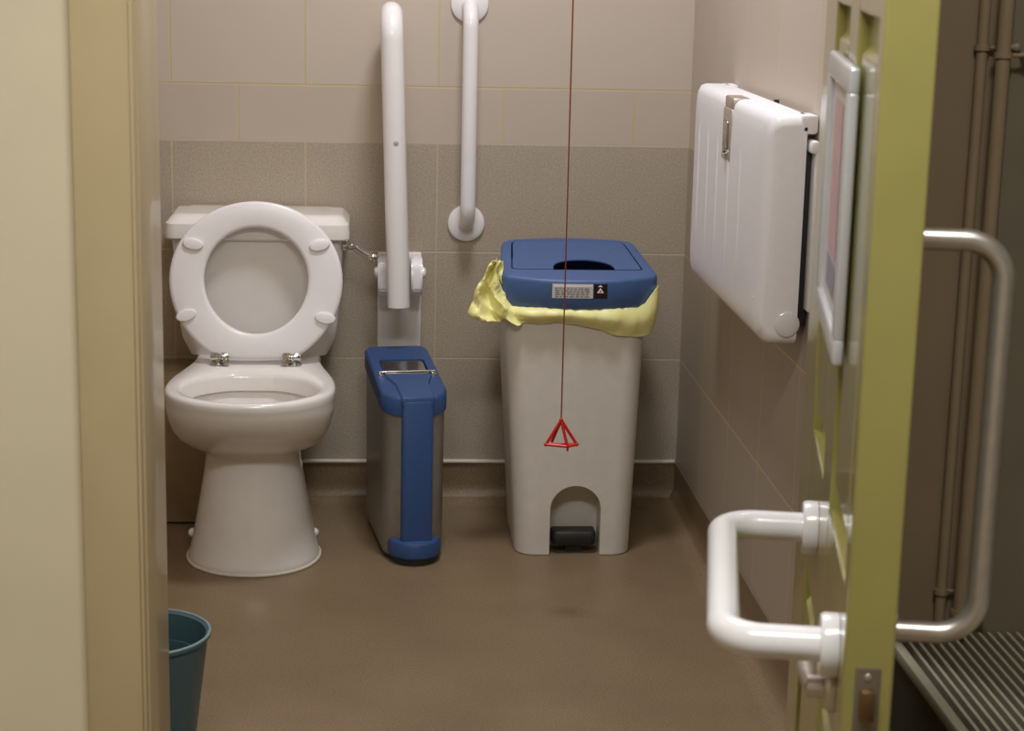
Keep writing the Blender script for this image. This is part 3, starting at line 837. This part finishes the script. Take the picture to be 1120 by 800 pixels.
# ------------------------------------------------------------------ low heater with slatted top
HX0, HX1, HY0, HY1, HZ = -.022, .62, -3.45, YF - .008, .380
ht = thing('slatted_heater', 'low grey metal heater casing with a slatted top, in the corridor right of the door', 'heater', ((HX0 + HX1) / 2, (HY0 + HY1) / 2, 0))
HO = Vector(((HX0 + HX1) / 2, (HY0 + HY1) / 2, 0))
bm = new(); box(bm, HX0 + .004, HX0 + .008, HY0, HY1, .0, HZ - .014); box(bm, HX1 - .004, HX1, HY0, HY1, 0, HZ - .014); box(bm, HX0 + .008, HX1 - .004, HY0, HY0 + .004, 0, HZ - .014)
box(bm, HX0 + .008, HX1 - .004, HY1 - .003, HY1, 0, HZ - .016); box(bm, HX0 + .008, HX1 - .004, HY0, HY1, .20, .206)
box(bm, HX0 - .004, HX0 + .004, HY0, HY1, .02, .035, .002)
rel(bm, HO); obj('casing', bm, M['heater_dark'], ht, smooth=False)
bm = new()
box(bm, HX0 - .002, HX0 + .012, HY0, HY1, HZ - .014, HZ + .002, .002); box(bm, HX1 - .012, HX1, HY0, HY1, HZ - .014, HZ + .002, .002)
box(bm, HX0, HX1, HY0, HY0 + .010, HZ - .014, HZ)
rel(bm, HO); obj('top_frame', bm, M['heater'], ht)
bm = new(); x = HX0 + .0245
while x < HX1 - .014:
    box(bm, x - .0022, x + .0022, HY0 + .010, HY1, HZ - .014, HZ); x += .0134
for y in (HY0 + .3, HY0 + .75, HY0 + 1.15): box(bm, HX0 + .012, HX1 - .012, y, y + .005, HZ - .020, HZ - .0145)
rel(bm, HO); obj('slat_grille', bm, M['heater'], ht, smooth=False)

# ------------------------------------------------------------------ lights
def area(name, loc, size, power, col, rot=(0, 0, 0), shape='DISK', sy=None):
    l = bpy.data.lights.new(name, 'AREA'); l.shape = shape; l.size = size; l.energy = power; l.color = col
    if sy: l.size_y = sy
    o = bpy.data.objects.new(name, l); COL.objects.link(o); o.location = loc; o.rotation_euler = rot; return o
area('room_ceiling_light', (-.50, -.95, CH - .04), .34, 22.5, (.965, .99, 1.05))
area('corridor_ceiling_light', (-.65, -3.3, CH - .03), 1.2, 46.0, (.98, .99, .99), shape='RECTANGLE', sy=.3)

w = bpy.data.worlds.new('World'); scn.world = w; w.use_nodes = True
w.node_tree.nodes['Background'].inputs['Color'].default_value = (.02, .018, .015, 1)

# ------------------------------------------------------------------ camera
cam = bpy.data.cameras.new('camera'); co = bpy.data.objects.new('camera', cam); COL.objects.link(co)
f, yaw, pitch, roll = 2046.1, .0782, .2192, .0225
fwd = Vector((sin(yaw) * cos(pitch), cos(yaw) * cos(pitch), -sin(pitch)))
right = Vector((cos(yaw), -sin(yaw), 0)); up = right.cross(fwd)
r2 = right * cos(roll) + up * sin(roll); u2 = -right * sin(roll) + up * cos(roll)
mw = Matrix(((r2.x, u2.x, -fwd.x, -.7293), (r2.y, u2.y, -fwd.y, -4.2567), (r2.z, u2.z, -fwd.z, 1.2843), (0, 0, 0, 1)))
co.matrix_world = mw
cam.sensor_fit = 'HORIZONTAL'; cam.sensor_width = 36; cam.lens = f / 1120 * 36
cam.clip_start = .05
cam.dof.use_dof = True; cam.dof.focus_distance = 3.75; cam.dof.aperture_fstop = 10
scn.camera = co
scn.view_settings.view_transform = 'Standard'; scn.view_settings.look = 'None'
scn.view_settings.gamma = 1; scn.view_settings.use_curve_mapping = False
scn.view_settings.exposure = 0.0
scn.cycles.max_bounces = 10; scn.cycles.diffuse_bounces = 6
